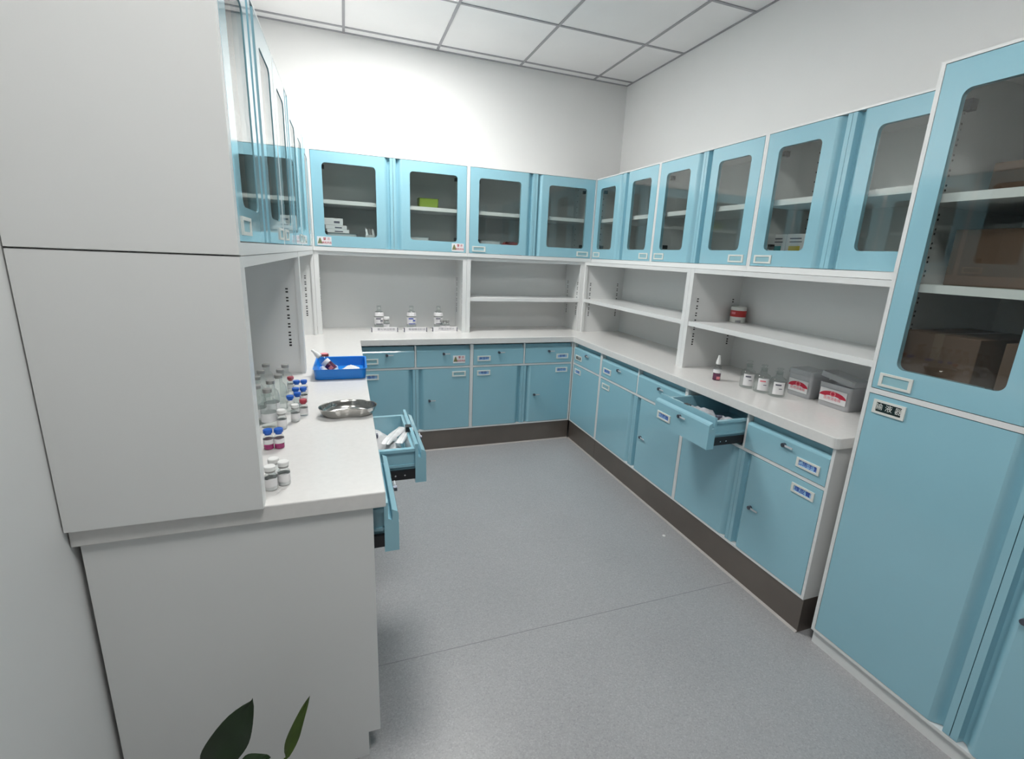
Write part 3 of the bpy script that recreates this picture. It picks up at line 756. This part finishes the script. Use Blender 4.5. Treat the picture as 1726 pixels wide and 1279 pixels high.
def storage_box(label, loc, rz, W_, D_, H_, tilt, fill):
    t = thing('storage_box', label, 'box', loc, rz)
    b = MB(); loops = [[b.bm.verts.new((x, y+D_/2, z)) for x, y in rrect(W_/2*s, D_/2*s, 0.012, 3)] for s, z in ((0.94, 0), (0.95, 0.002), (1.0, H_), (0.97, H_), (0.92, 0.004))]
    n = len(loops[0])
    for A, B in zip(loops, loops[1:]):
        for k in range(n): b.bm.faces.new((A[k], A[(k+1) % n], B[(k+1) % n], B[k]))
    b.bm.faces.new(loops[0][::-1]); b.bm.faces.new(loops[-1])
    b.build('tub', M['box_plastic'], t, smooth=True)
    b = MB(); l2 = [[b.bm.verts.new((x, y, z)) for x, y in rrect(W_/2*s, D_/2*s, 0.012, 3)] for s, z in ((1.035, 0), (1.045, 0.002), (1.035, 0.018), (1.0, 0.0225))]
    for A, B in zip(l2, l2[1:]):
        for k in range(n): b.bm.faces.new((A[k], A[(k+1) % n], B[(k+1) % n], B[k]))
    b.bm.faces.new(l2[-1])
    o = b.build('lid', M['box_plastic'], t, smooth=True); o.location = (0, D_/2, H_+0.001 + (0.012 if tilt else 0)); o.rotation_euler = (tilt[0], tilt[1], 0) if tilt else (0, 0, 0)
    sw, sh, sz = W_*0.82, H_*0.56, H_*0.50
    yy = -0.0012
    MB().box(-sw/2, sw/2, yy-0.0008, yy, sz-sh/2, sz+sh/2).build('sticker', M['paper'], t)
    pts = [(-sw*0.5, sz+0.002), (-sw*0.5, sz+0.006)]
    pts = [(sw*0.5*math.cos(a), sz-0.004+sh*0.42*math.sin(a)) for a in [PI*k/16 for k in range(17)]]
    inner = [(sw*0.26*math.cos(a), sz-0.004+sh*0.10*math.sin(a)) for a in [PI*(16-k)/16 for k in range(17)]]
    MB().prism(pts+inner, 'y', yy-0.0013, yy-0.0008).build('sticker_arch', M['ink_red'], t)
    MB().prism([(0.0125*math.cos(2*PI*k/20), sz+sh*0.17+0.0115*math.sin(2*PI*k/20)) for k in range(20)], 'y', yy-0.0018, yy-0.0013).build('sticker_emblem', M['ink_pink'], t)
    MB().prism([(0.0075*math.cos(2*PI*k/16), sz+sh*0.17+0.007*math.sin(2*PI*k/16)) for k in range(16)], 'y', yy-0.0022, yy-0.0018).build('sticker_emblem', M['ink_red'], t)
    text('医用消毒棉', 0.0150, M['ink_pink'], t, (0, yy-0.0012, sz-sh*0.22))
    if fill: MB().box(-W_*0.42, W_*0.42, D_*0.10, D_*0.9, 0.006, H_*0.85).build('filling', M[fill], t, bevel=0.003)
    return t
ang = math.atan2(-0.83, 0.55)
M['grey_fill'] = mat('grey_wrapped_packs', (0.78, 0.79, 0.82), 0.5, var=0.08, scale=30)
M['pack_fill'] = mat('grey_film_pack', (0.42, 0.43, 0.46), 0.35, var=0.25, scale=35, bump=0.15, bscale=60)
M['dark_fill'] = mat('dark_pack', (0.30, 0.30, 0.33), 0.5, var=0.35, scale=18)
storage_box('clear plastic box with red arched sticker, lid shut, on the right worktop', (0.318, -1.612, 0.8), R90, 0.118, 0.115, 0.098, None, 'grey_fill')
storage_box('clear plastic box with red arched sticker, lid ajar, next to the tall cabinet', (0.312, -1.782, 0.8), R90, 0.142, 0.098, 0.100, (math.radians(-2), math.radians(8)), 'dark_fill')
t = thing('plastic_jar', 'clear jar half hidden behind the ajar box by the tall cabinet', 'jar', (0.445, -1.925, 0.8))
MB().lathe([(0, 0.002), (0.030, 0), (0.034, 0.004), (0.034, 0.085), (0.030, 0.090)], 20).build('body', M['box_plastic'], t, smooth=True)
MB().lathe([(0.031, 0.090), (0.036, 0.090), (0.036, 0.102), (0, 0.104)], 20).build('lid', M['cap_white'], t, smooth=True)
t = thing('food_can', 'small red and white can on the open shelf of the right wall', 'can', (0.435, -1.082, 1.058))
MB().lathe([(0, 0.001), (0.038, 0), (0.040, 0.002), (0.040, 0.082), (0.037, 0.085), (0.036, 0.083), (0, 0.083)], 28).build('body', M['holder'], t, smooth=True)
MB().lathe([(0.0404, 0.032), (0.0404, 0.066)], 28).build('red_band', M['can_red'], t, smooth=True)
curved_label(0.0405, 0.012, 0.015, -2.6, -1.9).build('print', M['ink_grey'], t)
curved_label(0.0405, 0.004, 0.009, -2.6, -1.9).build('print', M['ink_grey'], t)
curved_label(0.0408, 0.046, 0.058, -3.3, -2.7).build('print', M['ink_pink'], t)

# ------------------------------------------------------------------ inside the wall cabinets
zf = ZU + 0.025
zsh = ZU + 0.312
tray('basket', 'lime green plastic basket on the shelf of the warning-sticker cabinet', 'basket', (-1.02, 0.37, zsh), 0.0, 0.066, 0.06, 0.062, 'green', 0.012)
tray('white_tray', 'white tray under the box pile behind the left warning-sticker door', 'tray', (-1.592, 0.345, zf), 0.0, 0.098, 0.09, 0.088, 'tray_white', 0.02)
for k, (dx, dz, sx, h_, lb) in enumerate([(0.012, 0.0, 0.135, 0.022, 'lowest of the three white boxes piled on the tray behind the glass'), (0.002, 0.0225, 0.128, 0.024, 'middle white box of the pile on the tray behind the glass'), (-0.014, 0.047, 0.115, 0.042, 'top white box of the pile on the tray behind the glass')]):
    c = carton(lb, -1.622+dx, 0.315, zf+0.089+dz, sx, 0.10, h_, 0, 'paper', group='white boxes piled on the tray', name='medicine_box')
    MB().box(-0.02+0.012*k, 0.03+0.004*k, -0.0508, -0.05, h_*0.3, h_*0.6).build('print', M['ink_grey'], c)
tray('white_tray', 'low white tray behind the right warning-sticker door', 'tray', (-1.105, 0.34, zf), 0.0, 0.08, 0.08, 0.094, 'tray_white')
tray('white_tray', 'low white tray on the cabinet floor, back wall right-hand cabinet', 'tray', (-0.59, 0.34, zf), 0.0, 0.08, 0.08, 0.094, 'tray_white')
t = thing('clip_rack', 'small white rack of clips behind the left warning-sticker door', 'rack', (-1.412, 0.30, zf))
MB().box(-0.03, 0.03, -0.03, 0.03, 0, 0.088).build('base', M['tray_white'], t)
for k in range(3): MB().prism([(-0.026+0.02*k, 0.088), (-0.012+0.02*k, 0.088), (-0.018+0.02*k, 0.125), (-0.030+0.02*k, 0.125)], 'y', -0.01, 0.01).build('clip', M['cap_grey'] if k % 2 else M['paper'], t)
packet('crumpled maroon bag on the cabinet floor, back wall right-hand cabinet', -0.42, 0.37, zf, 0.17, 0.14, 0.1, name='bag', cat='bag', m='dark_red', h=0.10)
MED = []
for k, (y, ink, lb) in enumerate([(-1.352, 'ink_green', 'white medicine carton with teal foot, left of two in right wall cabinet'), (-1.452, 'ink_yellow', 'white medicine carton with yellow foot, right of two in right wall cabinet')]):
    c = thing('medicine_carton', lb, 'box', (0.36, y-0.0, zf), R90, 'medicine cartons in the right wall cabinet')
    MB().box(-0.0+0.0-0.047, 0.047, -0.03, 0.06, 0, 0.148).build('body', M['paper'], c, bevel=0.001)
    MB().box(-0.030, 0.028, -0.0308, -0.03, 0.074, 0.096).build('colour_band', M[ink], c)
    MB().box(-0.030, 0.030, -0.0306, -0.03, 0.126, 0.131).build('print', M['ink_grey'], c)
    MB().box(-0.030, 0.034, -0.0306, -0.03, 0.112, 0.116).build('print', M['ink_grey'], c)

# ------------------------------------------------------------------ inside the open drawers
zd = 0.606 + G + 0.02
g = 'wrapped packs in the far open left drawer'
packet('white wrapped pack lying flat in the far open left drawer', -1.498, -1.46, zd, 0.20, 0.30, 0.02, h=0.085, group=g, sub='ink_grey')
packet('narrow clear syringe pouch lying across the pack in the left drawer', -1.435, -1.485, zd+0.092, 0.035, 0.17, -0.5, h=0.010, group=g)
packet('second narrow clear pouch beside the syringe pouch in the left drawer', -1.395, -1.485, zd+0.090, 0.028, 0.16, -0.42, h=0.010, group=g)
g = 'wrapped packs in the open right drawer'
packet('grey wrapped pack at the left of the open right drawer', -0.05, -1.42, zd, 0.17, 0.16, 0.05, h=0.080, group=g, m='pack_fill')
packet('white wrapped pack at the right of the open right drawer', -0.05, -1.575, zd, 0.16, 0.11, 0.03, h=0.088, group=g, m='pack_fill', sub='ink_grey')

# ------------------------------------------------------------------ white dot on the floor
o = MB().lathe([(0, 0), (0.008, 0), (0.0085, 0.001), (0.007, 0.003), (0, 0.0034)], 14).build('tablet', M['cap_white'], None, (-0.094, -1.356, 0.0), smooth=True)
tag(o, 'tiny round white tablet lying on the grey floor', 'tablet')

# ------------------------------------------------------------------ potted plant in front of the end panel
t = thing('potted_plant', 'dark green leafy plant in front of the white end panel', 'plant', (-1.78, -2.30, 0))
MB().lathe([(0, 0), (0.075, 0), (0.085, 0.01), (0.100, 0.165), (0.107, 0.172), (0.107, 0.187), (0.096, 0.187), (0.094, 0.165), (0, 0.160)], 28).build('pot', M['pot'], t, smooth=True)
MB().lathe([(0.093, 0.161), (0.05, 0.168), (0, 0.171)], 20).build('soil', M['soil'], t, smooth=True)
def leaf(base, tip, width, normal, bend, m, fold=0.25):
    base = Vector(base); tip = Vector(tip); d = tip-base; Ln = d.length; d.normalize()
    nrm = Vector(normal); nrm = (nrm - d*nrm.dot(d)).normalized(); s = d.cross(nrm)
    b = MB(); n = 12; mq = 6; V = {}
    for side in (0, 1):
        for i in range(n+1):
            q = i/n
            wq = width*0.5*(math.sin(PI*q**0.72)**0.8 if 0 < q < 1 else 0.0) + 0.0006
            for j in range(mq+1):
                v = j/mq*2-1
                p = base + d*Ln*q + s*wq*v + nrm*(fold*wq*abs(v) + bend*Ln*(q*q) - (0.0012 if side else 0) + 0.004*math.sin(9*q+2*v)*abs(v))
                V[side, i, j] = b.bm.verts.new(p)
    for side in (0, 1):
        for i in range(n):
            for j in range(mq): b.bm.faces.new((V[side,i,j], V[side,i+1,j], V[side,i+1,j+1], V[side,i,j+1]))
    for i in range(n):
        for j in (0, mq): b.bm.faces.new((V[0,i,j], V[0,i+1,j], V[1,i+1,j], V[1,i,j]))
    for j in range(mq):
        for i in (0, n): b.bm.faces.new((V[0,i,j], V[0,i,j+1], V[1,i,j+1], V[1,i,j]))
    b.build('leaf', M[m], t, smooth=True)
    st = MB(); mid = (base*0.5 + Vector((0, 0, 0.165))*0.5) + Vector((base.x*0.2, 0, 0.03))
    p0 = Vector((0.01*base.x/abs(base.x+1e-6), 0, 0.165))
    pts = [p0*(1-a)**2 + mid*2*a*(1-a) + base*a*a for a in [k/6 for k in range(7)]]
    for a, c in zip(pts, pts[1:]): st.cyl(a, c, 0.0028, 8)
    st.build('stem', M['leaf2'], t, smooth=True)
# coordinates relative to the pot
leaf((-0.068, 0.0, 0.405), (0.012, 0.0, 0.547), 0.070, (0.1, -1, 0.25), 0.02, 'leaf', 0.25)
leaf((0.056, 0.0, 0.385), (0.103, 0.0, 0.512), 0.021, (-0.3, -1, 0.2), -0.05, 'leaf2', 0.3)
leaf((-0.03, -0.01, 0.398), (0.036, -0.02, 0.424), 0.034, (0.0, -0.3, 1), 0.05, 'leaf', 0.2)
leaf((-0.06, 0.05, 0.20), (-0.13, 0.09, 0.22), 0.06, (0, 0.2, 1), -0.1, 'leaf', 0.2)
leaf((0.05, -0.05, 0.19), (0.12, -0.09, 0.22), 0.05, (0, -0.2, 1), -0.1, 'leaf', 0.2)
